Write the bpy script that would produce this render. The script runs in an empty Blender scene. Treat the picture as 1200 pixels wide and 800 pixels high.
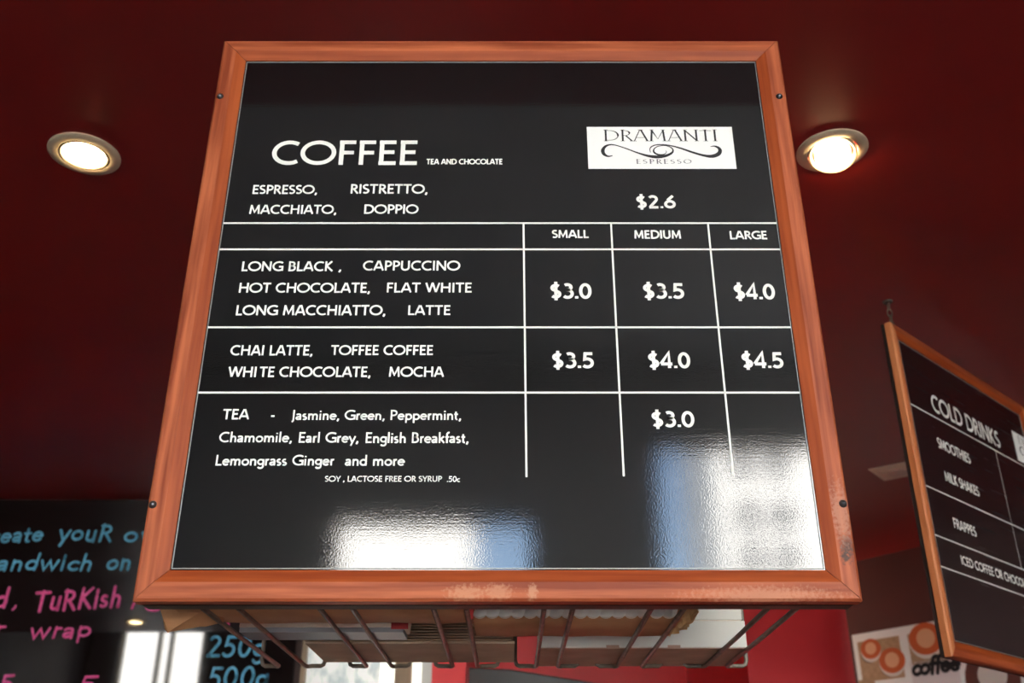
import bpy, math, random
from math import sin, cos, pi, tan, atan2, radians
from mathutils import Vector, Matrix
random.seed(7)
C = bpy.context.scene.collection
S = bpy.context.scene

# ------------------------------------------------------------------ camera
PITCH = 0.4552; FPX = 1181.0; Z0 = 1.5
cd = bpy.data.cameras.new('camera'); cam = bpy.data.objects.new('camera', cd); C.objects.link(cam)
cam.location = (0, 0, Z0); cam.rotation_euler = (pi/2 + PITCH, 0, 0)
cd.sensor_width = 36; cd.lens = FPX/1200*36; cd.clip_start = 0.02; cd.clip_end = 300
cd.dof.use_dof = True; cd.dof.focus_distance = 1.24; cd.dof.aperture_fstop = 7.0
S.camera = cam
# ------------------------------------------------------------------ sky, sun, exposure
w = bpy.data.worlds.new('World'); S.world = w; w.use_nodes = True
nt = w.node_tree; bg = nt.nodes['Background']
sky = nt.nodes.new('ShaderNodeTexSky'); sky.sky_type = 'NISHITA'; sky.sun_disc = False
sky.sun_elevation = radians(42); sky.sun_rotation = radians(0); sky.air_density = 1.0; sky.dust_density = .4
nt.links.new(sky.outputs[0], bg.inputs[0]); bg.inputs[1].default_value = .72
sd = bpy.data.lights.new('sun', 'SUN'); sd.energy = 34; sd.angle = radians(.6); sd.color = (1, .95, .86)
sun = bpy.data.objects.new('sun', sd); C.objects.link(sun)
sun.rotation_euler = Vector((.28, .72, .72)).to_track_quat('Z', 'Y').to_euler()
S.view_settings.view_transform = 'Standard'; S.view_settings.look = 'None'
S.view_settings.gamma = 1; S.view_settings.use_curve_mapping = False
S.view_settings.exposure = 0.85

# ------------------------------------------------------------------ helpers
def ray(px, py):
    x, y, f = px-600, 400-py, FPX
    return Vector((x, f*cos(PITCH)-y*sin(PITCH), f*sin(PITCH)+y*cos(PITCH)))
def at_y(px, py, Y):
    r = ray(px, py); return Vector((r.x/r.y*Y, Y, Z0+r.z/r.y*Y))
class Plane:                      # vertical plane: local x along the wall, y away from the viewer, z up
    def __init__(s, o, a): s.o = Vector(o); s.a = a; s.d = Vector((cos(a), sin(a), 0)); s.n = Vector((-sin(a), cos(a), 0))
    def loc(s, px, py):
        r = ray(px, py); c = Vector((0, 0, Z0)); t = (s.o-c).dot(s.n)/r.dot(s.n); p = c+r*t-s.o
        return p.dot(s.d), p.z

class MB:
    def __init__(s): s.v = []; s.f = []; s.sm = False
    def add(s, vs, fs):
        n = len(s.v); s.v += [tuple(v) for v in vs]; s.f += [tuple(i+n for i in f) for f in fs]; return s
    def box(s, a, b):
        (x0, y0, z0), (x1, y1, z1) = a, b
        return s.add([(x0,y0,z0),(x1,y0,z0),(x1,y1,z0),(x0,y1,z0),(x0,y0,z1),(x1,y0,z1),(x1,y1,z1),(x0,y1,z1)],
                     [(0,3,2,1),(4,5,6,7),(0,1,5,4),(1,2,6,5),(2,3,7,6),(3,0,4,7)])
    def quad(s, a, b, c, d): return s.add([a, b, c, d], [(0,1,2,3)])
    def prism(s, pts, d):         # polygon + offset vector
        n = len(pts); d = Vector(d); P = [Vector(p) for p in pts]
        return s.add(P+[p+d for p in P], [tuple(range(n))[::-1], tuple(range(n, 2*n))]+[(i, (i+1)%n, n+(i+1)%n, n+i) for i in range(n)])
    def tube(s, pts, r, n=8):
        s.sm = True; P = [Vector(p) for p in pts]; vs = []; up = None
        for i, p in enumerate(P):
            t = (P[min(i+1, len(P)-1)]-P[max(i-1, 0)]).normalized()
            if up is None: up = t.orthogonal().normalized()
            up = (up-t*up.dot(t)).normalized(); q = t.cross(up)
            vs += [p+r*(cos(2*pi*k/n)*up+sin(2*pi*k/n)*q) for k in range(n)]
        fs = [(i*n+k, i*n+(k+1)%n, (i+1)*n+(k+1)%n, (i+1)*n+k) for i in range(len(P)-1) for k in range(n)]
        fs += [tuple(range(n))[::-1], tuple((len(P)-1)*n+k for k in range(n))]
        return s.add(vs, fs)
    def lathe(s, prof, n=48, c=(0,0,0)):
        s.sm = True; vs = []; m = len(prof)
        for k in range(n):
            a = 2*pi*k/n; vs += [(c[0]+r*cos(a), c[1]+r*sin(a), c[2]+z) for r, z in prof]
        return s.add(vs, [(k*m+i, ((k+1)%n)*m+i, ((k+1)%n)*m+i+1, k*m+i+1) for k in range(n) for i in range(m-1)])
def obj(name, mb, mat, parent=None, bevel=0, label=None, second=None):
    vs = [Vector(v) for v in mb.v]; base = Vector((0,0,0))
    if parent is None:
        lo = [min(v[i] for v in vs) for i in range(3)]; hi = [max(v[i] for v in vs) for i in range(3)]
        base = Vector(((lo[0]+hi[0])/2, (lo[1]+hi[1])/2, lo[2]))
    me = bpy.data.meshes.new(name); me.from_pydata([v-base for v in vs], [], mb.f); me.update()
    if mb.sm: me.shade_smooth(); me.set_sharp_from_angle(angle=radians(40))
    me.materials.append(mat)
    if second:
        me.materials.append(second[0])
        for i in second[1]: me.polygons[i].material_index = 1
    o = bpy.data.objects.new(name, me); C.objects.link(o); o.parent = parent; o.location = base
    if bevel:
        b = o.modifiers.new('bevel', 'BEVEL'); b.width = bevel; b.segments = 2; b.limit_method = 'ANGLE'
    if label: o['label'] = label
    return o
def tag(o, label, cat, group=None):
    o['label'] = label; o['category'] = cat
    if group: o['group'] = group
    return o
def thing(name, label, cat, loc=(0,0,0), rz=0, group=None):
    o = bpy.data.objects.new(name, None); C.objects.link(o); o.location = loc; o.rotation_euler = (0,0,rz)
    o.empty_display_size = .05
    return tag(o, label, cat, group)
def struct(name, mb, mat, parent=None):
    o = obj(name, mb, mat, parent)
    if parent is None: o['kind'] = 'structure'
    return o

# ------------------------------------------------------------------ materials
def mat(name, col, rough=.5, metal=0, emit=None, es=0, ior=1.5, spec=.5):
    m = bpy.data.materials.new(name); m.use_nodes = True; p = m.node_tree.nodes['Principled BSDF']
    p.inputs['Base Color'].default_value = (*col, 1); p.inputs['Roughness'].default_value = rough
    p.inputs['Metallic'].default_value = metal; p.inputs['IOR'].default_value = ior
    p.inputs['Specular IOR Level'].default_value = spec
    if emit: p.inputs['Emission Color'].default_value = (*emit, 1); p.inputs['Emission Strength'].default_value = es
    return m
def noisy(name, c1, c2, scale=(1,1,1), nscale=5, rough=.5, bump=0, detail=5, lo=.35, hi=.65, bdist=.001, **k):
    m = mat(name, c1, rough, **k); n = m.node_tree.nodes; l = m.node_tree.links; p = n['Principled BSDF']
    tc = n.new('ShaderNodeTexCoord'); mp = n.new('ShaderNodeMapping'); mp.inputs['Scale'].default_value = scale
    ns = n.new('ShaderNodeTexNoise'); ns.inputs['Scale'].default_value = nscale; ns.inputs['Detail'].default_value = detail
    cr = n.new('ShaderNodeValToRGB'); e = cr.color_ramp.elements
    e[0].position = lo; e[1].position = hi; e[0].color = (*c1, 1); e[1].color = (*c2, 1)
    l.new(tc.outputs['Object'], mp.inputs['Vector']); l.new(mp.outputs[0], ns.inputs['Vector'])
    l.new(ns.outputs[0], cr.inputs[0]); l.new(cr.outputs[0], p.inputs['Base Color'])
    if bump:
        b = n.new('ShaderNodeBump'); b.inputs['Strength'].default_value = bump; b.inputs['Distance'].default_value = bdist
        l.new(ns.outputs[0], b.inputs['Height']); l.new(b.outputs[0], p.inputs['Normal'])
    return m
def wood(name, along, c1, c2, stains=()):
    sc = (3, 20, 60) if along == 'x' else (60, 20, 3)
    m = noisy(name, c1, c2, sc, 1.6, .5, .3, 8, .36, .66, .0006, spec=.25)
    n = m.node_tree.nodes; l = m.node_tree.links; p = n['Principled BSDF']
    src = p.inputs['Base Color'].links[0].from_socket; tc = [x for x in n if x.type == 'TEX_COORD'][0]
    for pos, r, colr, squash in stains:
        stain_mix = .85 if colr[0] < .2 else .55            # worn or scorched spots with a ragged edge
        mp = n.new('ShaderNodeMapping'); mp.vector_type = 'POINT'
        mp.inputs['Location'].default_value = tuple(-pos[i]*squash[i]/r for i in range(3)); mp.inputs['Scale'].default_value = tuple(q/r for q in squash)
        ln = n.new('ShaderNodeVectorMath'); ln.operation = 'LENGTH'
        nz = n.new('ShaderNodeTexNoise'); nz.inputs['Scale'].default_value = 260; nz.inputs['Detail'].default_value = 4
        l.new(tc.outputs['Object'], nz.inputs['Vector'])
        ad = n.new('ShaderNodeMath'); ad.operation = 'MULTIPLY_ADD'; ad.inputs[1].default_value = 2.4
        l.new(tc.outputs['Object'], mp.inputs['Vector']); l.new(mp.outputs[0], ln.inputs[0])
        l.new(nz.outputs[0], ad.inputs[0]); l.new(ln.outputs['Value'], ad.inputs[2])
        mr = n.new('ShaderNodeMapRange'); mr.inputs[1].default_value = 1.6; mr.inputs[2].default_value = 2.3
        mr.inputs[3].default_value = stain_mix; mr.inputs[4].default_value = 0
        l.new(ad.outputs[0], mr.inputs[0])
        mx = n.new('ShaderNodeMix'); mx.data_type = 'RGBA'; mx.inputs['B'].default_value = (*colr, 1)
        l.new(mr.outputs[0], mx.inputs['Factor']); l.new(src, mx.inputs['A']); src = mx.outputs['Result']
    l.new(src, p.inputs['Base Color'])
    return m
def laminate(name, base, rough, bs=.25, haze=.36):
    m = mat(name, base, haze, ior=1.5); n = m.node_tree.nodes; l = m.node_tree.links; p = n['Principled BSDF']
    p.inputs['Specular IOR Level'].default_value = .11; p.inputs['Coat Weight'].default_value = 1; p.inputs['Coat IOR'].default_value = 1.72; p.inputs['Coat Roughness'].default_value = rough
    tc = n.new('ShaderNodeTexCoord')
    def nz(sc, s, d):
        mp = n.new('ShaderNodeMapping'); mp.inputs['Scale'].default_value = sc
        t = n.new('ShaderNodeTexNoise'); t.inputs['Scale'].default_value = s; t.inputs['Detail'].default_value = d
        l.new(tc.outputs['Object'], mp.inputs['Vector']); l.new(mp.outputs[0], t.inputs['Vector']); return t
    a = nz((2, 1, 60), 7, 4); b = nz((1, 1, 1), 520, 1); c = nz((1.5, 1, 40), 4, 5)
    b1 = n.new('ShaderNodeBump'); b1.inputs['Strength'].default_value = bs*.38; b1.inputs['Distance'].default_value = .00016
    b2 = n.new('ShaderNodeBump'); b2.inputs['Strength'].default_value = bs*.9; b2.inputs['Distance'].default_value = .00012
    l.new(a.outputs[0], b1.inputs['Height']); l.new(b.outputs[0], b2.inputs['Height'])
    l.new(b1.outputs[0], b2.inputs['Normal']); l.new(b2.outputs[0], p.inputs['Normal']); l.new(b2.outputs[0], p.inputs['Coat Normal'])
    mr = n.new('ShaderNodeMapRange'); mr.inputs[1].default_value = .3; mr.inputs[2].default_value = .7
    mr.inputs[3].default_value = rough*.8; mr.inputs[4].default_value = rough*1.3
    l.new(c.outputs[0], mr.inputs[0]); l.new(mr.outputs[0], p.inputs['Coat Roughness'])
    return m
OR1, OR2 = (.25, .046, .016), (.53, .138, .055)
M = dict(
 wx = wood('wood_rail', 'x', OR1, OR2, [((-.035,0,-.390), .011, (.62,.30,.17), (.5,.5,1.1)), ((.0,0,-.389), .011, (.6,.28,.16), (.6,.5,1.1)), ((.038,0,-.389), .008, (.62,.33,.2), (1.2,.5,.8)), ((.29,0,-.393), .012, (.60,.27,.16), (.14,.5,1.1))]),
 wz = wood('wood_stile', 'z', OR1, OR2, [((.3895,0,-.338), .0075, (.06,.04,.035), (1,.6,.5)), ((.386,0,-.35), .006, (.06,.04,.035), (1,.6,.7)), ((-.374,0,-.02), .0035, (.08,.03,.02), (1,1,.6)), ((.388,0,-.30), .013, (.55,.26,.17), (1,.5,.35))]),
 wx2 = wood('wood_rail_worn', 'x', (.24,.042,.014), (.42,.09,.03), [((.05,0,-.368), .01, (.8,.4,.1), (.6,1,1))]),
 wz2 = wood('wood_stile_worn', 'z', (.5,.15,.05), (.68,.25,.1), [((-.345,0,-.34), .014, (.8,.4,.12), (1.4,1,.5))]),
 vx = wood('varnished_bevel_rail', 'x', (.27,.042,.008), (.42,.085,.018)), vz = wood('varnished_bevel_stile', 'z', (.27,.042,.008), (.42,.085,.018)),
 wside = mat('wood_dark_side', (.02,.01,.008), .6),
 lam = laminate('black_laminate', (.004,.004,.0045), .046),
 lam2 = laminate('black_laminate_dull', (.008,.007,.008), .2, .1),
 white = mat('white_vinyl', (.86,.86,.82), .5),
 lettering2 = mat('white_vinyl_aged', (.75,.73,.68), .5),
 card = mat('white_card', (.92,.92,.90), .45),
 ink = mat('black_ink', (.01,.01,.012), .5), greyink = mat('grey_ink', (.18,.18,.19), .5),
 alu = mat('aluminium_edge', (.42,.42,.40), .5, .3),
 steel = mat('dark_steel', (.12,.12,.13), .3, .8),
 wire = noisy('bronze_wire', (.10,.08,.06), (.19,.15,.115), (1,1,1), 60, .45, metal=.15),
 wirec = mat('bare_wire', (.4,.4,.38), .35, .7),
 iron = mat('dark_iron', (.09,.075,.055), .6),
 kraft = noisy('kraft_paper', (.42,.20,.09), (.52,.27,.13), (2,2,9), 9, .7, .3, bdist=.004),
 kraft2 = noisy('kraft_crumpled', (.5,.29,.12), (.72,.47,.22), (1,1,1), 60, .55, .8, bdist=.004),
 bagw = noisy('white_paper', (.82,.77,.70), (.88,.84,.78), (1,1,1), 30, .7),
 cardb = noisy('grey_brown_board', (.40,.29,.20), (.50,.37,.26), (3,3,3), 6, .75),
 boardw = noisy('white_board', (.70,.69,.63), (.76,.75,.69), (1,1,1), 9, .6),
 boardb = noisy('brown_board_underside', (.40,.25,.18), (.48,.31,.23), (3,3,3), 8, .75),
 cart = noisy('pale_carton', (.72,.60,.48), (.80,.68,.56), (2,1,12), 6, .6),
 cartg = mat('grey_carton_base', (.25,.25,.27), .4), redt = mat('red_tab', (.38,.015,.015), .5),
 ceil = noisy('maroon_ceiling_paint', (.24,.010,.010), (.28,.015,.013), (1,1,1), 2.2, .38, .15, bdist=.003),
 redw = noisy('red_wall_paint', (.80,.022,.03), (.86,.028,.036), (1,1,1), 3, .4),
 brownw = noisy('maroon_brown_wall_paint', (.10,.028,.024), (.12,.034,.029), (1,1,1), 3, .5),
 darkw = noisy('dark_wall_paint', (.05,.02,.018), (.06,.025,.02), (1,1,1), 3, .6),
 hall = noisy('grey_hall_paint', (.40,.39,.38), (.44,.43,.42), (1,1,1), 3, .7),
 floor = noisy('brown_tile_floor', (.36,.28,.21), (.44,.34,.26), (1,1,1), 3, .35),
 timber = noisy('yellow_timber', (.55,.38,.13), (.68,.5,.2), (8,8,1), 3, .5),
 chalkb = mat('chalkboard_gloss', (.006,.004,.004), .03, ior=1.75),
 blue = noisy('blue_chalk', (.10,.40,.62), (.18,.55,.78), (1,1,1), 90, .8),
 pink = noisy('pink_chalk', (.80,.07,.28), (.92,.16,.42), (1,1,1), 90, .8),
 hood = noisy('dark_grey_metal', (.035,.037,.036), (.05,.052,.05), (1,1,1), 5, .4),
 flange = mat('satin_flange', (.66,.54,.38), .4, .1), flange2 = mat('pale_flange', (.85,.72,.55), .45),
 bulb = mat('lit_bulb', (1,.9,.7), .3, emit=(1,.72,.36), es=40),
 black = mat('black_lens', (.02,.02,.02), .3),
 facade = noisy('white_render', (.80,.79,.77), (.84,.83,.81), (1,1,1), .4, .8),
 glassd = mat('dark_window_glass', (.03,.035,.045), .5), pave = noisy('pale_paving', (.42,.40,.37), (.5,.48,.45), (1,1,1), 1.2, .8),
)

# ------------------------------------------------------------------ stroke lettering
A0 = .07
def arc(cx, cy, rx, ry, a, b, n=None):
    n = n or max(3, int(abs(b-a)/14))
    return [(cx+rx*cos(radians(a+(b-a)*i/n)), cy+ry*sin(radians(a+(b-a)*i/n))) for i in range(n+1)]
T_ = 1-A0; X_ = .62-A0
G = {
 ' ': (.34, []),
 'A': (.80, [[(.06,0),(.37,1)],[(.74,0),(.43,1)],[(.17,.3),(.63,.3)]]),
 'B': (.64, [[(.14,0),(.14,1)],[(.07,T_),(.30,T_)]+arc(.30,.74,.19,.19,90,-90)+[(.14,.55)],[(.14,.55),(.32,.55)]+arc(.32,.31,.23,.24,90,-90)+[(.07,A0)]]),
 'C': (.80, [arc(.50,.5,.41,.43,54,306)]),
 'D': (.86, [[(.14,0),(.14,1)],[(.07,T_),(.36,T_)]+arc(.36,.5,.42,.43,90,-90)+[(.07,A0)]]),
 'E': (.58, [[(.14,0),(.14,1)],[(.07,T_),(.53,T_)],[(.14,.52),(.49,.52)],[(.07,A0),(.54,A0)]]),
 'F': (.55, [[(.14,0),(.14,1)],[(.07,T_),(.52,T_)],[(.14,.50),(.48,.50)]]),
 'G': (.86, [arc(.52,.5,.43,.43,50,318),[(.79,.03),(.79,.46)],[(.52,.45),(.86,.45)]]),
 'H': (.84, [[(.14,0),(.14,1)],[(.70,0),(.70,1)],[(.14,.52),(.70,.52)]]),
 'I': (.28, [[(.14,0),(.14,1)]]),
 'J': (.34, [[(.20,1),(.20,.02)]+arc(.02,0,.18,.2,0,-70)]),
 'K': (.70, [[(.14,0),(.14,1)],[(.58,1),(.17,.53)],[(.17,.56),(.64,0)]]),
 'L': (.54, [[(.14,0),(.14,1)],[(.07,A0),(.52,A0)]]),
 'M': (.94, [[(.12,0),(.18,1)],[(.82,0),(.76,1)],[(.17,.97),(.47,.18),(.77,.97)]]),
 'N': (.84, [[(.13,0),(.13,1)],[(.71,0),(.71,1)],[(.12,.97),(.72,.03)]]),
 'O': (1.0, [arc(.5,.5,.43,.43,0,360,28)]),
 'P': (.60, [[(.14,0),(.14,1)],[(.07,T_),(.28,T_)]+arc(.28,.69,.25,.24,90,-90)+[(.14,.45)]]),
 'R': (.66, [[(.14,0),(.14,1)],[(.07,T_),(.28,T_)]+arc(.28,.71,.22,.22,90,-90)+[(.14,.49)],[(.30,.49),(.62,0)]]),
 'S': (.56, [arc(.29,.73,.19,.20,40,250)+arc(.27,.28,.21,.21,75,-140)]),
 'T': (.66, [[(.33,0),(.33,1)],[(.02,T_),(.64,T_)]]),
 'U': (.80, [[(.14,1),(.14,.35)]+arc(.40,.33,.26,.27,180,360)+[(.66,1)]]),
 'V': (.74, [[(.04,1),(.37,.02),(.70,1)]]),
 'W': (1.08, [[(.05,1),(.30,.04)],[(.52,1),(.30,.04)],[(.52,1),(.78,.04)],[(1.03,1),(.78,.04)]]),
 'X': (.7, [[(.05,0),(.65,1)],[(.05,1),(.65,0)]]),
 'Y': (.68, [[(.34,0),(.34,.45)],[(.04,1),(.34,.45),(.64,1)]]),
 'a': (.50, [arc(.22,.43,.17,.14,150,40)+[(.38,.40),(.38,0)],[(.38,.34)]+arc(.21,.18,.14,.12,90,270)+[(.38,.16)]]),
 'b': (.58, [[(.12,0),(.12,1.02)],arc(.30,.31,.21,.25,170,-170)]),
 'c': (.46, [arc(.30,.31,.23,.25,50,310)]),
 'd': (.58, [[(.46,0),(.46,1.02)],arc(.28,.31,.21,.25,10,350)]),
 'e': (.54, [[(.07,.33),(.47,.33)]+arc(.28,.31,.21,.25,10,320)]),
 'f': (.32, [[(.15,0),(.15,.78)]+arc(.30,.80,.15,.18,180,75),[(.02,.56),(.30,.56)]]),
 'g': (.54, [arc(.27,.34,.20,.22,0,360,18),[(.46,.60),(.46,-.05)]+arc(.27,-.05,.19,.2,0,-155)]),
 'h': (.56, [[(.12,0),(.12,1.02)],[(.12,.35)]+arc(.28,.37,.16,.19,150,0)+[(.44,0)]]),
 'i': (.25, [[(.12,0),(.12,.62)],[(.12,.78),(.12,.91)]]),
 'k': (.52, [[(.12,0),(.12,1.02)],[(.44,.62),(.13,.30)],[(.2,.38),(.48,0)]]),
 'l': (.25, [[(.12,0),(.12,1.02)]]),
 'm': (.86, [[(.12,0),(.12,.62)],[(.12,.36)]+arc(.27,.38,.15,.18,150,0)+[(.42,0)],[(.42,.36)]+arc(.58,.38,.15,.18,150,0)+[(.73,0)]]),
 'n': (.56, [[(.12,0),(.12,.62)],[(.12,.35)]+arc(.28,.37,.16,.19,150,0)+[(.44,0)]]),
 'o': (.58, [arc(.29,.31,.22,.25,0,360,20)]),
 'p': (.58, [[(.12,-.3),(.12,.62)],arc(.30,.31,.21,.25,170,-170)]),
 'r': (.36, [[(.12,0),(.12,.62)],[(.12,.38)]+arc(.27,.38,.15,.18,160,70)]),
 's': (.40, [arc(.20,.44,.12,.125,50,240)+arc(.19,.175,.13,.125,70,-140)]),
 't': (.34, [[(.15,.82),(.15,.18)]+arc(.25,.17,.10,.12,180,290),[(.02,.56),(.31,.56)]]),
 'u': (.56, [[(.12,.62),(.12,.22)]+arc(.28,.22,.16,.17,180,340),[(.45,.62),(.45,0)]]),
 'w': (.80, [[(.05,.62),(.22,.03),(.40,.60),(.58,.03),(.75,.62)]]),
 'y': (.52, [[(.04,.62),(.27,.04)],[(.49,.62),(.18,-.3)]]),
 '.': (.24, [[(.12,0),(.12,.15)]]), ',': (.24, [[(.14,.14),(.14,.02),(.07,-.14)]]),
 '-': (.34, [[(.04,.36),(.30,.36)]]),
 '0': (.64, [arc(.32,.5,.23,.43,0,360,24)]),
 '2': (.62, [arc(.29,.72,.20,.21,150,-30)+[(.12,A0)],[(.08,A0),(.56,A0)]]),
 '3': (.60, [arc(.26,.75,.19,.18,130,-75)+[(.22,.57)],[(.22,.57)]+arc(.27,.32,.23,.25,85,-140)]),
 '4': (.66, [[(.47,0),(.47,1),(.05,.27)],[(.05,.26),(.62,.26)]]),
 '5': (.60, [[(.52,T_),(.17,T_),(.14,.56)]+arc(.26,.33,.24,.26,110,-140)]),
 '6': (.64, [[(.50,.98),(.2,.62)],arc(.32,.31,.23,.24,150,-210,20)]),
 '$': (.62, [arc(.31,.71,.19,.17,40,250)+arc(.29,.29,.21,.19,75,-140),[(.31,-.12),(.31,1.12)]]),
}
def ribbon(mb, P, hw, y, widths=None, caps=False):
    y -= .00003*(len(mb.f)%5)+.00001
    P = [Vector(p) for p in P]
    closed = len(P) > 3 and (P[0]-P[-1]).length < 1e-6; n = len(P); L = []; R = []
    for i, p in enumerate(P):
        a = P[i-1] if i else (P[-2] if closed else None); b = P[i+1] if i < n-1 else (P[1] if closed else None)
        d1 = (p-a).normalized() if a is not None and (p-a).length > 1e-9 else None
        d2 = (b-p).normalized() if b is not None and (b-p).length > 1e-9 else None
        d1 = d1 or d2 or Vector((1,0)); d2 = d2 or d1
        n1 = Vector((-d1.y, d1.x)); n2 = Vector((-d2.y, d2.x)); m = n1+n2
        m = n1 if m.length < .2 else m.normalized(); k = min(1/max(m.dot(n1), .4), 1.7)
        h = widths[i] if widths else hw
        L.append(p+m*h*k); R.append(p-m*h*k)
    vs = [(q.x, y, q.y) for q in L]+[(q.x, y, q.y) for q in R]
    mb.add(vs, [(i+n, i+n+1, i+1, i) for i in range(n-1)])
    if caps:
        for c in (P[0], P[-1]):
            mb.add([(c.x+hw*cos(k*pi/5), y, c.y+hw*sin(k*pi/5)) for k in range(10)], [tuple(range(10))])
def text_width(t, sp=0): return sum(G[c][0]+sp for c in t)-sp
def write(mb, t, p0, p1, cap, y, wt=.14, sp=0, caps=False, slant=0, jit=0, serif=False):
    """lay the string between two baseline points p0 and p1 (plane x, z)"""
    p0 = Vector(p0); p1 = Vector(p1); d = p1-p0
    k = d.length/text_width(t, sp); e = d.normalized(); up = Vector((-e.y, e.x)); x = 0
    for ch in t:
        adv, strokes = G[ch]; dy = random.uniform(-jit, jit); rt = random.uniform(-jit, jit)
        for st in strokes:
            f = lambda q: p0+e*((x+q[0]+(slant+rt)*q[1])*k)+up*((q[1]+dy)*cap)
            P = [f(q) for q in st]
            hw = cap*wt/2
            if serif:
                W = []
                for i in range(len(P)):
                    dd = P[min(i+1, len(P)-1)]-P[max(i-1, 0)]; s = abs(dd.y)/(dd.length+1e-9)
                    lean = 1 if dd.x*dd.y <= 0 or abs(dd.x) < .12*abs(dd.y) else .35
                    W.append(hw*(.35+1.1*(s**1.5)*lean))
                ribbon(mb, P, hw, y, W)
                for i in (0, -1):
                    if st[i][1] in (0, 1):
                        c = P[i]; ribbon(mb, [c-e*k*.11, c+e*k*.11], hw*.35, y)
            else: ribbon(mb, P, hw, y, caps=caps)
        x += adv+sp

# ------------------------------------------------------------------ framed menu boards
DY = .006
def menu_board(W, H, fw, pl, label, wx, wz, lam, side=.02, chamf=.42, thick=0):
    """local origin at the middle of the bottom edge of the frame; front face at y=0"""
    t = thing('menu_board', label, 'menu board', pl.o, pl.a)
    a, b = W/2, H
    pn = MB().box((-a+fw-.004, DY, fw-.004), (a-fw+.004, DY+.004, b-fw+.004)); obj('panel', pn, lam, t)
    c = fw*chamf                                        # width of the sloping inner face
    prof = [(0, .003), (.003, 0), (fw-c, 0), (fw-.001, .0045), (fw, .009), (fw, side), (0, side)]   # (inwards, depth)
    cs = [(-a, 0), (a, 0), (a, b), (-a, b)]; ins = [(1,1),(-1,1),(-1,-1),(1,-1)]
    for i in range(4):
        j = (i+1)%4; m = MB(); n = len(prof)
        gap = .0004
        sh = [(gap,0),(0,gap),(-gap,0),(0,-gap)][i]
        V = []
        for (q, s_) in ((i, 1), (j, -1)):
            for (u, dpt) in prof:
                V.append((cs[q][0]+ins[q][0]*u+sh[0]*s_, dpt, cs[q][1]+ins[q][1]*u+sh[1]*s_))
        m.add(V, [(k, (k+1)%n, n+(k+1)%n, n+k) for k in range(n)]+[tuple(range(n))[::-1], tuple(range(n, 2*n))])
        # stains are placed from the frame's centre: shift the mesh so object coordinates start there
        m.v = [(x, y, z-H/2) for x, y, z in m.v]
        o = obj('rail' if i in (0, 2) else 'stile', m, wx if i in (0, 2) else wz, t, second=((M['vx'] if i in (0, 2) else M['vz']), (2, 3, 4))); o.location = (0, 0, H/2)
    bk = MB().box((-a+.004, side, .004), (a-.004, side+.003, b-.004)); obj('back_panel', bk, M['wside'], t)
    if thick: obj('backing', MB().box((-a+.001, side+.003, .001), (a-.001, side+.003+thick, b-.001)), M['wside'], t)
    return t
D = 1.11
W1 = .797; bx = -.0158; bz = Z0+.6273-W1/2
P1 = Plane((bx, D, bz), 0)
b1 = menu_board(W1, W1, .0357, P1, 'large square coffee menu board in an orange wood frame, centre of the picture', M['wx'], M['wz'], M['lam'])
Q1 = Plane((bx, D+DY, bz), 0)                           # the panel's face
def edge(mb, x0, x1, z0, z1, wd, y):
    mb.box((x0, y-.0012, z0), (x0+wd, y+.001, z1)).box((x1-wd*.7, y-.0012, z0), (x1, y+.001, z1))
    mb.box((x0, y-.0012, z0), (x1, y+.001, z0+wd)).box((x0, y-.0012, z1-wd), (x1, y+.001, z1))
x0, z0 = -W1/2+.0357, .0357
m = MB(); edge(m, x0+.0006, -x0-.0006, z0+.0006, W1-z0-.001, .0009, DY); obj('edge_trim', m, M['alu'], b1)
for px, py in ((258,113),(913,113),(179,591),(988,590)):
    x, z = P1.loc(px, py); m = MB()
    m.lathe([(.0001,-.0042),(.002,-.0038),(.0035,-.0026),(.0046,-.0004),(.0048,.001)], 20)
    m.v = [(x+v[0], v[2], z+v[1]) for v in m.v]; obj('screw', m, M['steel'], b1)
m = MB().box((-W1/2+.004, .0235, .0), (W1/2-.004, .045, .004)).box((-W1/2+.004, .0235, .0), (W1/2-.004, .026, .03))
obj('backing_rail', m, M['iron'], b1)

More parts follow.
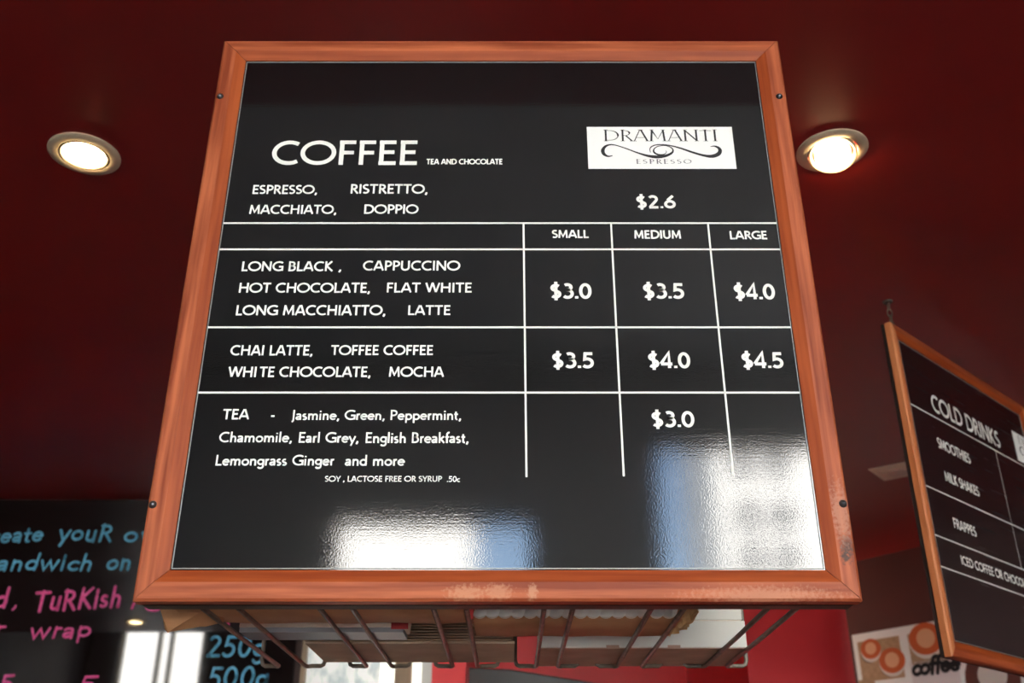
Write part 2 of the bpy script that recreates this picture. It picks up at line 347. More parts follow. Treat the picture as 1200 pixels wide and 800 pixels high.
YT = DY-.0004
def hline(t, pl, a, b, wd, y, mt, name='grid_line'):
    xa, za = pl.loc(*a); xb, zb = pl.loc(*b); m = MB()
    ribbon(m, [(xa, za), (xb, zb)], wd/2, y); obj(name, m, mt, t)
for a, b in (((263,261),(911,262)),((254,291.5),(914,293)),((242,383),(930,384)),((230,459),(941,461))):
    za = (Q1.loc(*a)[1]+Q1.loc(*b)[1])/2; m = MB(); xx = -x0-.001
    ribbon(m, [(x0+.001, za), (xx, za)], .0013, YT); obj('grid_line', m, M['white'], b1)
for a, b in (((613.5,262),(617,559)),((716,262),(731,558)),((829.5,262),(859.5,558))):
    hline(b1, Q1, a, b, .0024, YT, M['white'])
LINES = [
 ('COFFEE', 318, 488, 193.3, 165, .132), ('TEA AND CHOCOLATE', 500, 588.5, 192.6, 186.4, .17),
 ('ESPRESSO,', 295.5, 371, 227.3, 217, .15), ('RISTRETTO,', 410.5, 500.5, 226.9, 216, .15),
 ('MACCHIATO,', 292, 393.5, 250.7, 240.2, .15), ('DOPPIO', 426.3, 489.5, 250.5, 239.8, .15),
 ('LONG BLACK', 282.7, 389.5, 317.7, 306.4, .15), (',', 396, 400.5, 317.5, 306.4, .15), ('CAPPUCCINO', 425.5, 538.5, 317, 305.6, .15),
 ('HOT CHOCOLATE,', 279.5, 433, 343, 331.5, .15), ('FLAT WHITE', 452.8, 552.5, 342.7, 331.4, .15),
 ('LONG MACCHIATTO,', 276, 451, 369.4, 357.6, .15), ('LATTE', 477.8, 527.5, 369.1, 357.8, .15),
 ('CHAI LATTE,', 270, 365.5, 416.4, 404.5, .15), ('TOFFEE COFFEE', 388, 507, 416, 404.5, .15),
 ('WHI', 267.5, 300, 441.8, 429.7, .15), ('TE CHOCOLATE,', 304, 433.5, 441.7, 429.7, .15), ('MOCHA', 455.8, 519.5, 441.5, 429.7, .15),
 ('TEA', 261, 291, 491.3, 479.4, .15), ('-', 316.5, 322, 491.8, 479.8, .15),
 ('Jasmine, Green, Peppermint,', 341.5, 540, 492, 480.3, .14),
 ('Chamomile,', 256.6, 341.5, 518.2, 506, .14), ('Earl Grey,', 349.5, 419.5, 518.6, 506.3, .14), ('English Breakfast,', 428, 548.5, 519, 506.6, .14),
 ('Lemongrass Ginger', 252, 391, 545.4, 533, .14), ('and more', 404.5, 473.5, 545.6, 533.2, .14),
 ('SOY , LACTOSE FREE OR SYRUP', 380.7, 517.5, 564.3, 557.6, .15), ('.50c', 524, 538.5, 564.6, 557.8, .15),
 ('$2.6', 746.3, 791.5, 244, 229.3, .17), ('SMALL', 647.3, 689.5, 278.8, 269.6, .17), ('MEDIUM', 743.7, 798, 279.6, 270, .17), ('LARGE', 855.6, 899, 280.3, 270.8, .17),
 ('$3.0', 645.5, 692.5, 349.8, 332.3, .17), ('$3.5', 754.5, 801.5, 349.8, 332.3, .17), ('$4.0', 861.5, 908, 350.6, 333, .17),
 ('$3.5', 647.5, 695.5, 431.2, 413.2, .17), ('$4.0', 760.5, 808.5, 431.2, 413.2, .17), ('$4.5', 870.5, 918, 431.2, 413.2, .17),
 ('$3.0', 764.5, 813.5, 500.3, 482, .17)]
for t, xl, xr, yb, yt, wt in LINES:
    wt *= 1.15
    a = Q1.loc(xl, yb); b = Q1.loc(xr, yb); c = Q1.loc(xl, yt); m = MB(); z = a[1]
    pad = .06*(c[1]-z) if len(t) > 1 else 0
    write(m, t, (a[0]-pad, z), (b[0]+pad, z), c[1]-z, YT, wt); obj('lettering', m, M['white'], b1)

SW = [(283,183,1.5),(268,185,3),(255,178,4.5),(251,166,5),(258,154,4),(272,147,3),(292,147,2),(325,157,2),(365,172,2.5),(400,183,4),(430,187,5),(460,184,4.5),
      (482,175,3.5),(489,165,2.5),(482,155,2),(462,149,1.5),(438,152,1.6),(425,161,2),(424,171,3),(436,179,3),(455,179,2),(466,172,1),(464,166,.8)]
SW2 = [(412,172,1),(411,160,1.6),(420,151,2),(440,146,2),(475,148,2.2),(515,158,3),(555,172,3.6),(590,182,4),(618,185,5.2),(640,178,5.5),(648,166,5),(643,156,4),(630,151,2.5),(617,153,1)]
def logo(t, pl, corners, y, sub):
    """white logo card; sub maps card fractions to plane coordinates"""
    c = thing_part = None
    m = MB(); P = [sub(u, v) for u, v in ((0,0),(1,0),(1,1),(0,1))]
    m.add([(p[0], y, p[1]) for p in P]+[(p[0], y+.0003, p[1]) for p in P], [(0,1,2,3),(0,4,5,1),(1,5,6,2),(2,6,7,3),(3,7,4,0)])
    c = obj('logo_card', m, M['card'], t); yy = y-.0003
    h = P[3][1]-P[0][1]
    m = MB(); write(m, 'DRAMANTI', sub(.11, .655), sub(.895, .655), h*.27, yy, .095, .02, serif=True); obj('lettering', m, M['ink'], c)
    m = MB(); write(m, 'ESPRESSO', sub(.325, .115), sub(.70, .115), h*.105, yy, .17, .25, serif=True); obj('lettering', m, M['greyink'], c)
    m = MB()
    for s_ in (SW, SW2):
        ex = []
        for i in range(len(s_)-1):                       # Catmull-Rom smoothing
            p = [s_[max(i-1,0)], s_[i], s_[i+1], s_[min(i+2,len(s_)-1)]]
            for k in range(5):
                u = k/5
                ex.append([.5*(2*p[1][q]+(p[2][q]-p[0][q])*u+(2*p[0][q]-5*p[1][q]+4*p[2][q]-p[3][q])*u*u+(3*p[1][q]-p[0][q]-3*p[2][q]+p[3][q])*u**3) for q in range(3)])
        ex.append(list(s_[-1]))
        q = [sub((a-200)/497, (226-b)/141) for a, b, _ in ex]
        ribbon(m, q, .001, yy, [(.6+ww**1.5*.6)*.00027*h/.055 for _, _, ww in ex])
    obj('flourish', m, M['ink'], c)
    return c
ca, cb = Q1.loc(687, 149), Q1.loc(858.5, 149); cc = Q1.loc(690, 198); ce = Q1.loc(862, 198)
xl = (ca[0]+cc[0])/2; xr = (cb[0]+ce[0])/2
logo(b1, Q1, None, DY-.0006, lambda u, v: (xl+(xr-xl)*u, cc[1]+(ca[1]-cc[1])*v))

# second board, turned away to the right
ang = atan2(1, (1985-600)/FPX*cos(PITCH))
pt = at_y(1043.5, 376, 2.05); Ptmp = Plane(pt, ang)
H2 = pt.z-(Ptmp.loc(1108.5, 767)[1]+pt.z)
W2 = H2*1.0
d2 = Vector((cos(ang), sin(ang), 0)); o2 = Vector((pt.x, pt.y, pt.z-H2))+d2*W2/2
P2 = Plane(o2, ang)
F2 = .034
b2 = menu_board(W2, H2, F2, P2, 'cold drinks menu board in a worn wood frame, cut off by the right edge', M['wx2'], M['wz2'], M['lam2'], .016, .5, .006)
n2 = Vector((-sin(ang), cos(ang), 0)); Q2 = Plane(o2+n2*DY, ang)
xi = -W2/2+F2
m = MB(); edge(m, xi+.0006, -xi-.001, F2+.0006, H2-F2-.001, .0009, DY); obj('edge_trim', m, M['alu'], b2)
def z_of(a): return Q2.loc(*a)[1]
for a in ((1077,478.5), (1093.5,572.5), (1105,630), (1111.5,666.5)):
    z = z_of(a); m = MB(); ribbon(m, [(xi+.001, z), (-xi-.001, z)], .0015, YT); obj('grid_line', m, M['lettering2'], b2)
hx = Q2.loc(1168, 535)[0]
m = MB(); ribbon(m, [(hx, z_of((1077,478.5))), (hx, z_of((1111.5,666.5))+ (z_of((1105,630))-z_of((1111.5,666.5))))], .001, YT); obj('grid_line', m, M['lettering2'], b2)
for t, a, b, top, wt in (('COLD DRINKS', (1093,481), (1173.5,526.5), (1088.5,460), .17), ('SMOOTHIES', (1099.5,524), (1137.5,542), (1097.5,512), .19),
        ('MILK SHAKES', (1108,563), (1148,581), (1105.5,551), .19), ('FRAPPES', (1118,618), (1145,630), (1115.5,606), .19),
        ('ICED COFFEE OR CHOCOLATE', (1127,661), None, (1124.5,650), .19)):
    pa = Q2.loc(*a); z = pa[1]
    if b: xb = Q2.loc(*b)[0]
    else: xb = pa[0]+(Q2.loc(1200,689)[0]-pa[0])*text_width(t)/text_width('ICED COFFEE OR CHOCO')
    m = MB(); write(m, t, (pa[0], z), (xb, z), Q2.loc(*top)[1]-z, YT, wt); obj('lettering', m, M['lettering2'], b2)
ka = Q2.loc(1185, 504); kb = Q2.loc(1189.5, 537); kh = ka[1]-kb[1]
logo(b2, Q2, None, DY-.0006, lambda u, v: (ka[0]+kh*3.4*u, kb[1]+kh*v))

# ------------------------------------------------------------------ room shell
ZC = Z0+1.13; ZH = Z0+2.9
YB = 3.63
m = MB().box((-4.6, .85, ZC), (4.6, 7.0, ZC+.12)); struct('ceiling', m, M['ceil'])
m = MB().box((-4.6, -4.3, ZH), (4.6, .98, ZH+.12)); struct('ceiling', m, M['hall'])
m = MB().box((-4.6, .85, ZC+.12), (4.6, .97, ZH)); struct('trim_1', m, M['ceil'])
m = MB().box((-4.6, -4.3, -.12), (4.6, 7.0, 0)); struct('floor', m, M['floor'])
m = MB().box((-4.72, -4.3, 0), (-4.6, 7.0, ZH)); struct('wall_left', m, M['darkw'])
m = MB().box((4.6, -4.3, 0), (4.72, 7.0, ZH)); struct('wall_right', m, M['darkw'])
# angled wall at the right, carrying the poster
c0 = ray(1010, 656); c1 = ray(1083, 639)
ya = 1.13*c0.y/c0.z; yb = 1.13*c1.y/c1.z; A_ = Vector((c0.x/c0.y*ya, ya, 0)); B_ = Vector((c1.x/c1.y*yb, yb, 0))
dr = (B_-A_).normalized(); aR = atan2(dr.y, dr.x)
s0 = A_-dr*.55; s1 = A_+dr*3.4; nb = Vector((-dr.y, dr.x, 0))*.1     # outward of the room
m = MB().prism([s0, s1, s1+nb, s0+nb], (0, 0, ZC)); struct('wall_right', m, M['brownw'])
# back wall: left length behind the chalkboard, added reflection panes, red pier, deep red recess, bright red pier
def xat(px, py, Y): return at_y(px, py, Y).x
Xw0, Xw1 = xat(349, 790, YB), xat(506, 790, YB)
Xr1 = xat(546, 790, YB); Xd = xat(875, 770, 3.5); Xe = xat(1000, 780, 3.5)
m = MB().box((-4.6, YB+.03, 0), (Xw0, YB+.16, ZC)).box((Xw0, YB+.03, Z0+.66), (Xw1, YB+.16, ZC)).box((Xw0, YB+.03, 0), (Xw1, YB+.16, .9)); struct('wall_back', m, M['darkw'])
m = MB().box((Xw1, YB, 0), (Xr1, 4.75, ZC)); struct('wall_back', m, M['redw'])
m = MB().box((Xr1, 4.75, 0), (Xd+.1, 4.85, ZC)); struct('wall_back', m, M['redw'])
m = MB().box((Xd, 3.5, 0), (Xe, 4.75, ZC)); struct('wall_back', m, M['redw'])
m = MB().box((Xd-.2, 6.4, 0), (4.6, 6.5, ZC)); struct('wall_back', m, M['darkw'])
# glowing panes added between chalkboard and pier, standing in for reflected street windows
refl = thing('window_1', 'pale glowing panes added in place of a street reflection', 'window', ((Xw0+Xw1)/2, YB+.05, .9)); del refl['category']; del refl['label']; refl['kind'] = 'structure'
hw = (Xw1-Xw0)/2; hh = Z0+.66-.9
def wx_(px): return xat(px, 790, YB+.05)-(Xw0+Xw1)/2
pane = noisy('bright_reflection', (.55,.62,.62), (1,1,.95), (9,1,5), 2.3, .2, lo=.4, hi=.6)
pn_ = pane.node_tree.nodes['Principled BSDF']; src = pn_.inputs['Base Color'].links[0].from_socket
pane.node_tree.links.new(src, pn_.inputs['Emission Color']); pn_.inputs['Emission Strength'].default_value = .22
refl_pane2 = mat('white_reflection', (.9,.9,.8), .2, emit=(1,.98,.86), es=.6)
refl_pane3 = mat('grey_reflection', (.4,.42,.38), .2, emit=(.5,.52,.47), es=.15)
for a, b, mt in ((357,444,pane), (444,463,refl_pane2), (482,493,refl_pane2), (493,506,refl_pane3)):
    obj('pane', MB().box((wx_(a), .03, .02), (wx_(b), .036, hh-.02)), mt, refl)
tim = noisy('pale_timber', (.30,.20,.12), (.38,.26,.16), (8,8,1), 4, .5)  # beige bands of the same stand-in reflection, with a frame added around them
for a, b in ((344,357), (463,482)):
    obj('mullion', MB().box((wx_(a), -.012, 0), (wx_(b), .045, hh)), tim, refl)
obj('window_frame', MB().box((-hw, 0, hh-.03), (hw, .05, hh)).box((-hw, 0, 0), (hw, .05, .03)), tim, refl)

# street front behind the viewer: openings with timber mullions
YF = -4.1
ops = [(-4.3, -3.36, 2.10), (-1.15, .15, 1.84), (.93, 3.6, 2.36)]
m = MB(); xs = -4.6
for a, b, top in ops:
    m.box((xs, YF-.12, 0), (a, YF, ZH)); m.box((a, YF-.12, Z0+top), (b, YF, ZH)); m.box((a, YF-.12, 0), (b, YF, .35)); xs = b
m.box((xs, YF-.12, 0), (4.6, YF, ZH)); struct('wall_front', m, M['hall'])
for k, (a, b, top) in enumerate(ops):
    t = thing('window_%d' % (k+2), '', '', ((a+b)/2, YF-.06, .35)); del t['category']; del t['label']; t['kind'] = 'structure'
    hw_ = (b-a)/2; H_ = Z0+top-.35
    m = MB().box((-hw_,-.03,0), (-hw_+.04,.03,H_)).box((hw_-.04,-.03,0), (hw_,.03,H_)).box((-hw_,-.03,0), (hw_,.03,.05)).box((-hw_,-.03,H_-.04), (hw_,.03,H_))
    obj('window_frame', m, M['timber'], t)
    if k == 0:
        for mx_ in (-3.87, -3.74): obj('mullion', MB().box((mx_-(a+b)/2-.02,-.03,.05), (mx_-(a+b)/2+.02,.03,H_-.04)), M['timber'], t)

# street outside
m = MB().box((-60, -60, -.3), (60, -4.3, -.14)); struct('pavement', m, M['pave'])
def building(x0, x1, h, y, label, wins, mt='facade'):
    t = thing('building', label, 'building', ((x0+x1)/2, y-3, -.14)); X = (x0+x1)/2
    obj('wall', MB().box((x0-X, -3, 0), (x1-X, 3, h)), M[mt], t)
    for (wx0, wz, r, q) in wins:
        obj('window', MB().box((wx0-X-r, 2.97, wz-q), (wx0-X+r, 3.04, wz+q)), M['glassd'], t)
building(-5.6, -1.3, 17, -30, 'white rendered building across the street, mirrored in the lower left of the board', [])
building(6.7, 16, 17, -30, 'white building with small dark windows across the street, mirrored at the board\'s lower right corner',
         [(x, Z0+z, .36, .44) for x in (7.75, 8.9) for z in (11.3, 9.55, 8.1, 6.6, 5.0)])
building(-9.9, -6.3, 17, -31, 'dark grey building left of the white one across the street, added for a dim mirrored glow', [], 'hood')  # added for a dim grey reflection in the board; shade put into its colour
building(-17.5, -10.5, 17, -30, 'white building mirrored in the chalkboard behind the left side of the board', [])

# ------------------------------------------------------------------ chalkboard
PB = Plane((-2.6, YB, 0), 0)
XL = -4.5; XR_ = xat(343, 790, YB)
cbz0, cbz1 = .9, ZC-.012
PB = Plane(((XL+XR_)/2, YB, cbz0), 0)
cb = thing('chalkboard', 'glossy black chalkboard with blue and pink handwriting, behind the left of the coffee board', 'chalkboard', PB.o)
hw = (XR_-XL)/2
obj('board_panel', MB().box((-hw, 0, 0), (hw, .025, cbz1-cbz0)), M['chalkb'], cb)
def chalk(t, a, b, xh, mt, wt=.165, **k):
    pa, pb = PB.loc(*a), PB.loc(*b); s_ = PB.loc(a[0], a[1]-xh)[1]-pa[1]
    m = MB(); write(m, t, pa, pb, s_/.62, -.0006, wt, .06, caps=True, slant=.08, jit=.03, **k); obj('chalk_writing', m, mt, cb)
chalk('Create', (-32,637), (49,634), 11.5, M['blue'])
chalk('youR', (67,633), (130,634), 12, M['blue'])
chalk('own', (143,635), (206,636), 12, M['blue'])
chalk('sandwich', (-18,668), (107,668), 11.5, M['blue'])
chalk('on', (123,667.5), (153,667), 12, M['blue'])
chalk('bread', (-70,713), (8,711), 14, M['pink'])
chalk(',', (14,712), (20,712), 10, M['pink'])
chalk('TuRKish', (38,716), (141,711), 14.5, M['pink'])
chalk('roll', (150,712), (212,722), 12, M['pink'])
chalk('or', (-30,745), (4,745), 12, M['pink'])
chalk('wrap', (33,748), (106,746), 12, M['pink'])
chalk('5', (-3,812), (14,811), 13, M['pink']); chalk('5', (88,813), (112,812), 13, M['pink'])
chalk('250g', (241,770), (309,770), 16, M['blue'], .15)
chalk('500g', (241,806), (313,806), 16, M['blue'], .15)
c = PB.loc(266, 732); obj('chalk_dot', MB().add([(c[0]+.010*cos(k*pi/8), -.0006, c[1]+.010*sin(k*pi/8)) for k in range(16)], [tuple(range(16))[::-1]]), M['pink'], cb)

# ------------------------------------------------------------------ dark grey panel low in front of the recess
p = [at_y(546,781,3.9), at_y(600,784,3.9), at_y(700,800,3.9), at_y(780,812,3.9), at_y(780,880,3.9), at_y(544,880,3.9)]
m = MB().prism(p, (0, .35, 0)); m.v = [(x, y, z) for x, y, z in m.v]
tag(obj('extractor_hood', m, M['hood'], None, .006), 'dark grey sloping metal panel low in front of the red recess', 'hood')

# ------------------------------------------------------------------ wire rack behind the board
ZR = Z0+.232
rack = thing('wire_rack', 'dark bronze wire rack holding paper goods under and behind the coffee board', 'rack', (0, 1.4, ZR))
YR0 = 1.161; YR1 = 1.60
def wx(px, py=709, y=YR0): return xat(px, py, y)
pairs = [(234,-1),(276,1),(372,-1),(411,1),(507,-1),(546,1),(638,-1),(672,1),(765,-1),(804,1),(903,-1),(937,1)]
for i, (px, s_) in enumerate(pairs):
    x = wx(px); P = [(x, YR0-1.4, .30), (x, YR0-1.4, .03), (x, YR0-1.4+.004, .010), (x, YR0-1.4+.012, .002)]
    dx = .022 if i in (0, 1, 2, 3, 4) else .026
    P += [(x, YR0-1.4+.2, 0), (x, YR1-1.4-.006, -.001), (x+s_*.003, YR1-1.4, -.001), (x+s_*.008, YR1-1.4+.002, 0), (x+s_*dx, YR1-1.4+.002, 0), (x+s_*(dx+.004), YR1-1.4+.002, .002),
          (x+s_*(dx+.006), YR1-1.4+.002, .008), (x+s_*(dx+.006), YR1-1.4+.002, .26)]
    obj('wire', MB().tube(P, (.0032), 8), M['wire'], rack)
xa, xb = wx(234)-.03, wx(937)+.035
obj('rim', MB().tube([(xa, YR0-1.4, .30), (xb, YR0-1.4, .30), (xb, YR1-1.4+.002, .26), (xa, YR1-1.4+.002, .26), (xa, YR0-1.4, .30)], .004, 8), M['iron'], rack)
for sx in (xa+.06, xb-.06):
    for yy in (1.34, 1.56):
        obj('hanger_rod', MB().tube([(sx, yy-1.4, .26), (sx, yy-1.4, ZC-ZR)], .003, 8), M['iron'], rack)
    obj('side_bar', MB().tube([(sx, YR0-1.4, .30), (sx, YR1-1.4, .26)], .003, 8), M['iron'], rack)

ZS = ZR+.0028                                            # top of the wires
# kraft bag bundle along the front
def sheet_block(xs, y0, y1, zt, zb, amp=0, f=9):
    """a soft block: bottom edge follows zb(x)"""
    m = MB(); n = len(xs); V = []
    for x in xs:
        b = zb(x); V += [(x, y0, b+.004), (x, y0+.006, b), (x, y1-.008, b+amp*sin(x*f)), (x, y1, b+.005), (x, y1, zt), (x, y0, zt)]
    F = [(i*6+k, (i+1)*6+k, (i+1)*6+(k+1)%6, i*6+(k+1)%6) for i in range(n-1) for k in range(6)]
    F += [tuple(range(6)), tuple((n-1)*6+k for k in range(6))[::-1]]
    m.add(V, F); m.sm = True; return m
xk = [-.392+.0124*i for i in range(28)]
def kz(x):
    e = max(0, -.33-x)*.0
    return ZS+.0+.0015*sin(x*31)**2+e
kb_ = sheet_block(xk, 1.19, 1.282, Z0+.34, kz)
tag(obj('paper_bag_bundle', kb_, M['kraft']), 'brown kraft paper bags lying along the front left of the wire rack', 'paper bags')
# loose corner hanging past the rack at the left
m = MB(); P = []
c_ = [at_y(180,706,1.2), at_y(187,712,1.2), at_y(191,725,1.21), at_y(193,737,1.21), at_y(196,741,1.22), at_y(205,734,1.23), at_y(240,733,1.24), at_y(262,728,1.25), at_y(262,700,1.2)]
m.prism(c_, (0,.004,0)); tag(obj('kraft_sheet', m, M['kraft'], None, .001), 'corner of a brown kraft sheet hanging at the far left of the rack', 'paper')
# pale carton with grey base and red tab
t = thing('flat_carton', 'pale flattened carton with a red tab in the middle left of the rack', 'carton', (-.24, 1.33, ZS))
xa_, xb_ = xat(281,740,1.335)+.24, xat(480,738,1.335)+.24
obj('carton_side', MB().prism([(xa_, 0, .006), (xb_-.004, 0, .006), (xb_, 0, .035), (xa_, 0, .035)], (0,.05,0)), M['cart'], t)
obj('carton_base', MB().box((xa_, .002, 0), (xb_-.008, .06, .006)), M['cartg'], t)
r0, r1 = at_y(459,730,1.333), at_y(478.5,737.5,1.333)
obj('red_tab', MB().box((r0.x+.24, -.0015, r1.z-ZS), (r1.x+.24, 0, r0.z-ZS)), M['redt'], t)
# stack of cardboard sheets
ys = 1.418; xa_, xb_ = xat(357,756,ys), xat(603,754,ys)
for k in range(9):
    j = random.uniform(-.003, .003); z = ZS+(0 if k == 0 else .0050+.0040*(k-1)); th = .0034 if k == 0 else .0019
    g = MB().box((xa_+j, ys+(.0 if k == 0 else .004+.001*k), z), (xb_+(.0 if k == 0 else -.002)-abs(j), 1.585, z+th))
    lab = ['thickest grey-brown cardboard sheet, lowest on the rack\'s middle', 'second lowest grey-brown cardboard sheet in the rack\'s middle stack', 'third sheet up in the grey-brown cardboard stack', 'fourth sheet up in the grey-brown cardboard stack', 'middle sheet of the grey-brown cardboard stack in the rack',
           'fourth sheet from the top of the grey-brown cardboard stack', 'third sheet from the top of the grey-brown cardboard stack', 'sheet just under the topmost of the grey-brown cardboard stack', 'topmost sheet of the grey-brown cardboard stack in the rack'][k]
    tag(obj('cardboard_sheet', g, M['cardb'], None, .0004), lab, 'cardboard', 'cardboard sheets stacked in the rack')
# white paper bags standing in a kraft wrap
yw = 1.236; xw0, xw1 = xat(558,724,yw), xat(797,724,yw)
xs_ = [xw0-.004+i*(xw1-xw0+.008)/24 for i in range(25)]
tag(obj('kraft_wrap', sheet_block(xs_, yw+.010, 1.372, Z0+.30, lambda x: ZS+.001*sin(x*40)**2), M['kraft']), 'brown kraft wrapper around the white bags at the rack centre', 'wrapper')
NB = 16
ORD = ['first','second','third','fourth','fifth','sixth','seventh','eighth','ninth','tenth','eleventh','twelfth','thirteenth','fourteenth','fifteenth','sixteenth']
for i in range(NB):
    a = xw0+(xw1-xw0)*i/NB; wd = (xw1-xw0)/NB; m = MB(); V = []
    for k in range(6):
        u = k/5; xx = a+wd*u*1.02; dpt = -.0028*sin(u*pi*.9)-.0015*u; zb_ = .0045-.0035*sin(u*pi)**.7
        V += [(xx-.004, yw+dpt+.004, ZS+zb_), (xx+.0015, yw+dpt, ZS+.02), (xx+.006, yw+dpt, ZS+.07), (xx+.006, yw+.010, ZS+.07), (xx-.004, yw+.012, ZS+zb_)]
    m.add(V, [(k*5+q, (k+1)*5+q, (k+1)*5+(q+1)%5, k*5+(q+1)%5) for k in range(5) for q in range(5)]+[(0,1,2,3,4), (29,28,27,26,25)]); m.sm = True
    tag(obj('paper_bag', m, M['bagw']), ('leftmost' if i == 0 else 'rightmost' if i == NB-1 else ORD[i]+' from the left')+' white paper bag in the ribbed row under the board', 'paper bag', 'white paper bags in a row on the rack')
# crumpled paper end
m = MB(); V = []
q0, q1, q2, q3 = at_y(792,700,1.235), at_y(828,700,1.26), at_y(806,733,1.30), at_y(788,744,1.32)
N = 9
for i in range(N):
    for j in range(N):
        u, v = i/(N-1), j/(N-1); p = (q0*(1-u)+q1*u)*(1-v)+(q3*(1-u)+q2*u)*v
        r = random.uniform(-1, 1); V.append((p.x+.004*r, p.y+random.uniform(-.006,.006), p.z+.003*random.uniform(-1,1)))
m.add(V, [(i*N+j, i*N+j+1, (i+1)*N+j+1, (i+1)*N+j) for i in range(N-1) for j in range(N-1)])
o = obj('crumpled_paper', m, M['kraft2']); so = o.modifiers.new('thick', 'SOLIDIFY'); so.thickness = .001
tag(o, 'crumpled golden brown paper end beside the white cake boxes', 'paper')
# two white boxes
yb_ = 1.458; xa_, xb_ = xat(633,762,yb_), xat(876,760,yb_)
zt1 = at_y(700,727,yb_).z; t = thing('cake_box', 'lower of two white cake boxes with brown underside at the rack\'s right', 'box', ((xa_+xb_)/2, yb_, ZS))
h_ = (xb_-xa_)/2
obj('box_body', MB().box((-h_, 0, .0012), (h_, .165, zt1-ZS)), M['boardw'], t, .0012)
obj('box_underside', MB().box((-h_+.001, .001, 0), (h_-.001, .165, .0012)), M['boardb'], t)
for px in (718, 790):
    x = xat(px,758,yb_)-(xa_+xb_)/2; obj('slot', MB().box((x-.009, -.0006, .0012), (x+.009, .001, .0046)), M['boardb'], t)
t = thing('cake_box', 'upper of two white cake boxes at the rack\'s right', 'box', ((xa_+xb_)/2, yb_, zt1+.002))
obj('box_body', MB().box((-h_, .012, .0012), (h_-.001, .165, .055)), M['boardw'], t, .0012)
obj('box_underside', MB().box((-h_, .0135, 0), (h_-.002, .165, .0012)), M['cart'], t)

# ------------------------------------------------------------------ downlights
def downlight(x, y, label, tilt=None, lit=True, group=None):
    t = thing('downlight', label, 'ceiling light', (x, y, ZC), 0, group)
    obj('flange', MB().lathe([(.0640,0),(.0640,-.0025),(.061,-.0045),(.047,-.0060),(.0445,-.0045),(.0445,0)], 56), M['flange'], t)
    R = Matrix.Identity(3); dz = 0
    if tilt: R = Matrix.Rotation(tilt[0], 3, 'X') @ Matrix.Rotation(tilt[1], 3, 'Y'); dz = -.008
    gs = .86 if tilt else 1
    g = MB().lathe([(.0430,.004),(.0430,-.004),(.0405,-.0055),(.0375,-.0035),(.0370,.004)], 48)
    g.v = [tuple(R @ Vector(v)+Vector((0,0,dz))) for v in g.v]; obj('gimbal_ring', g, M['flange'], t)
    b = MB().lathe([(.0367,.001),(.0367,-.0045),(.033,-.0068),(.02,-.0095),(.0001,-.0105)], 40)
    b.v = [tuple(R @ (Vector(v)*gs)+Vector((0,0,dz))) for v in b.v]; obj('bulb', b, M['bulb'], t)
    return t
pl_ = ray(99,180); pr_ = ray(975,176)
ll = (pl_.x/pl_.z*1.13, pl_.y/pl_.z*1.13); lr = (pr_.x/pr_.z*1.13, pr_.y/pr_.z*1.13)
downlight(*ll, 'round lit downlight in the ceiling left of the coffee board')
downlight(*lr, 'round lit downlight with tilted bulb beside the board\'s upper right edge', (radians(-14), radians(9)))
pm = ray(159,728)
downlight(pm.x/pm.z*1.13, 2*YB-pm.y/pm.z*1.13, 'round lit downlight seen only as a yellow reflection in the chalkboard')
# square unlit fitting
q = [ray(*c) for c in ((1022,543),(1049,536),(1078,549),(1052,570))]
pc = ray(1053,551); cx, cy = pc.x/pc.z*1.13, pc.y/pc.z*1.13
t = thing('square_downlight', 'square beige ceiling light partly behind the cold drinks board', 'ceiling light', (cx, cy, ZC), radians(52))
s_ = .078
m = MB()
for k in range(4):
    a = k*pi/2; R = Matrix.Rotation(a, 3, 'Z')
    m.prism([R @ Vector(v) for v in ((-s_,-s_,0),(s_,-s_,0),(s_*.55,-s_*.55,-.008),(-s_*.55,-s_*.55,-.008))], (0,0,.0005))
m.box((-s_,-s_,-.002),(s_,s_,0)); obj('frame', m, M['flange2'], t)
obj('lens', MB().lathe([(.036,-.002),(.036,-.010),(.0001,-.012)], 32), M['cart'], t)
# hook over the second board
hp = Vector((o2.x, o2.y, 0))-d2*(W2/2-.045)+n2*.018
t = thing('ceiling_hook', 'small dark ceiling hook with chain over the cold drinks board corner', 'hook', (hp.x, hp.y, ZC))
ztop = o2.z+H2-ZC
obj('hook_plate', MB().lathe([(.0001,-.005),(.010,-.004),(.012,0)], 20), M['iron'], t)
L = -ztop+.0; nl = 4
for k in range(nl):
    zc_ = -.004-(L-.004)*(k+.5)/nl; r = (L)/nl*.62
    P = [(.0055*cos(a) if k%2 else 0, 0 if k%2 else .0055*cos(a), zc_+r*sin(a)) for a in [2*pi*i/12 for i in range(13)]]
    obj('chain_link', MB().tube(P, .0017, 6), M['iron'], t)

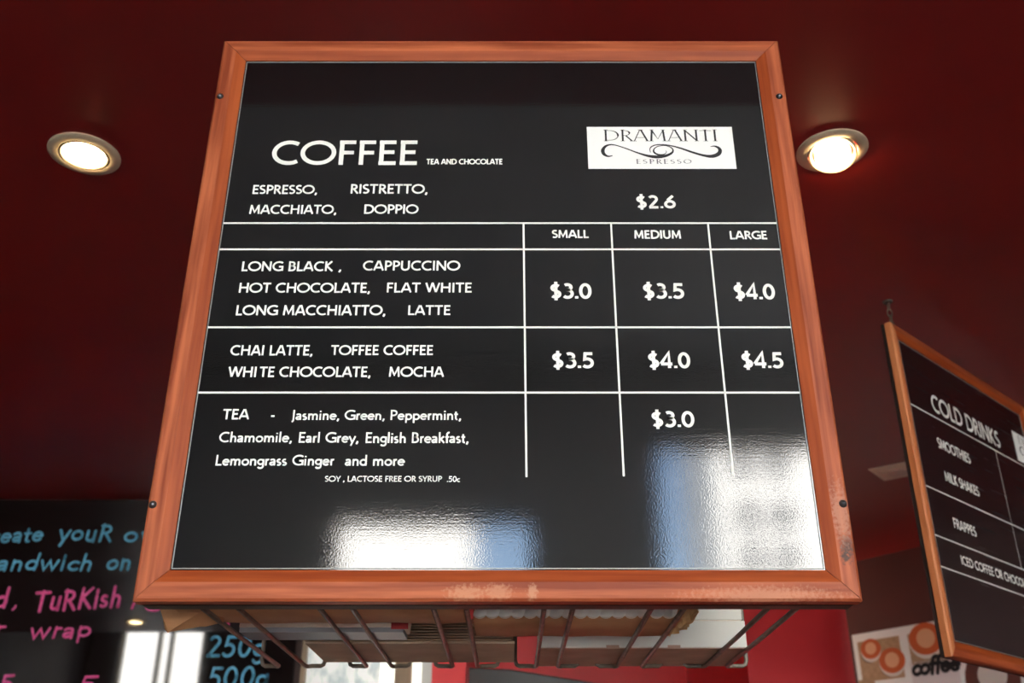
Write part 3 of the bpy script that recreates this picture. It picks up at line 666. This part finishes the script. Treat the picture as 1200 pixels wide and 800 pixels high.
# ------------------------------------------------------------------ poster on the angled wall
PW0 = A_-Vector((-dr.y, dr.x, 0))*.008; PWp = Plane((PW0.x, PW0.y, 0), aR)
u0, v0 = PWp.loc(998, 744); u1, _ = PWp.loc(1108, 728)
scale_u = (u1-u0)/(1108-998)
PO = PWp.o+PWp.d*u0; PO.z = v0-.62
pw = .92; ph = .62
po = thing('coffee_poster', 'white poster of coffee cup photos on the angled wall at lower right', 'poster', PO, aR)
PQ = Plane(PO, aR)
obj('poster_sheet', MB().box((0, 0, 0), (pw, .006, ph)), M['card'], po)
tan_ = noisy('photo_tabletop', (.42,.26,.14), (.52,.34,.20), (4,1,4), 12, .5); blug = noisy('photo_blue_grey', (.33,.38,.42), (.5,.54,.57), (3,1,3), 7, .5)
oran = mat('photo_orange_cup', (.62,.12,.03), .5); foam = mat('photo_foam', (.80,.42,.24), .5); cupw = mat('photo_cup_white', (.75,.68,.62), .5)
brn = mat('photo_brown_cup', (.13,.045,.035), .5); pinkc = mat('photo_pale_pink', (.80,.74,.74), .5)
def cell(a, b, mt):
    (xa, za), (xb, zb) = PQ.loc(*a), PQ.loc(*b); m = MB().box((xa, -.0008, zb), (xb, 0, za)); return obj('photo', m, mt, po)
def disc(par, px, py, ru, rv, mt, y):
    x, z = PQ.loc(px, py)
    obj('cup', MB().add([(x+ru*cos(k*pi/12), y, z+rv*sin(k*pi/12)) for k in range(24)], [tuple(range(24))]), mt, par)
def cup(par, px, py, r, k=1):
    disc(par, px-1, py+5, r*.9, r*.8, M['ink'], -.0010); disc(par, px, py+2.5, r, r*.92, cupw, -.0012); disc(par, px, py, r, r*.82, oran, -.0014); disc(par, px, py-.5, r*.55, r*.5, foam, -.0016)
c1 = cell((1004.5,752.5), (1061,793), tan_); cup(c1, 1020.5, 760, .052); cup(c1, 1045.5, 773.5, .064)
c2 = cell((1063,743), (1120,772), tan_); cup(c2, 1085, 748, .080)
c3 = cell((1066,776), (1127,800), pinkc)
(xa, za), (xb, zb) = PQ.loc(1069, 792), PQ.loc(1125, 784)
m = MB(); write(m, 'coffee', (xa, za), (xb, za), (PQ.loc(1069,777)[1]-za)/.75, -.0012, .24, -.02, caps=True, slant=.2); obj('lettering', m, M['ink'], c3)
c4 = cell((1130,768), (1193,830), blug)
disc(c4, 1163, 794, .115, .115, brn, -.0012); disc(c4, 1163, 791, .062, .06, cupw, -.0014)
cell((1196,775), (1240,830), pinkc)
cell((1006,797), (1030,830), tan_)
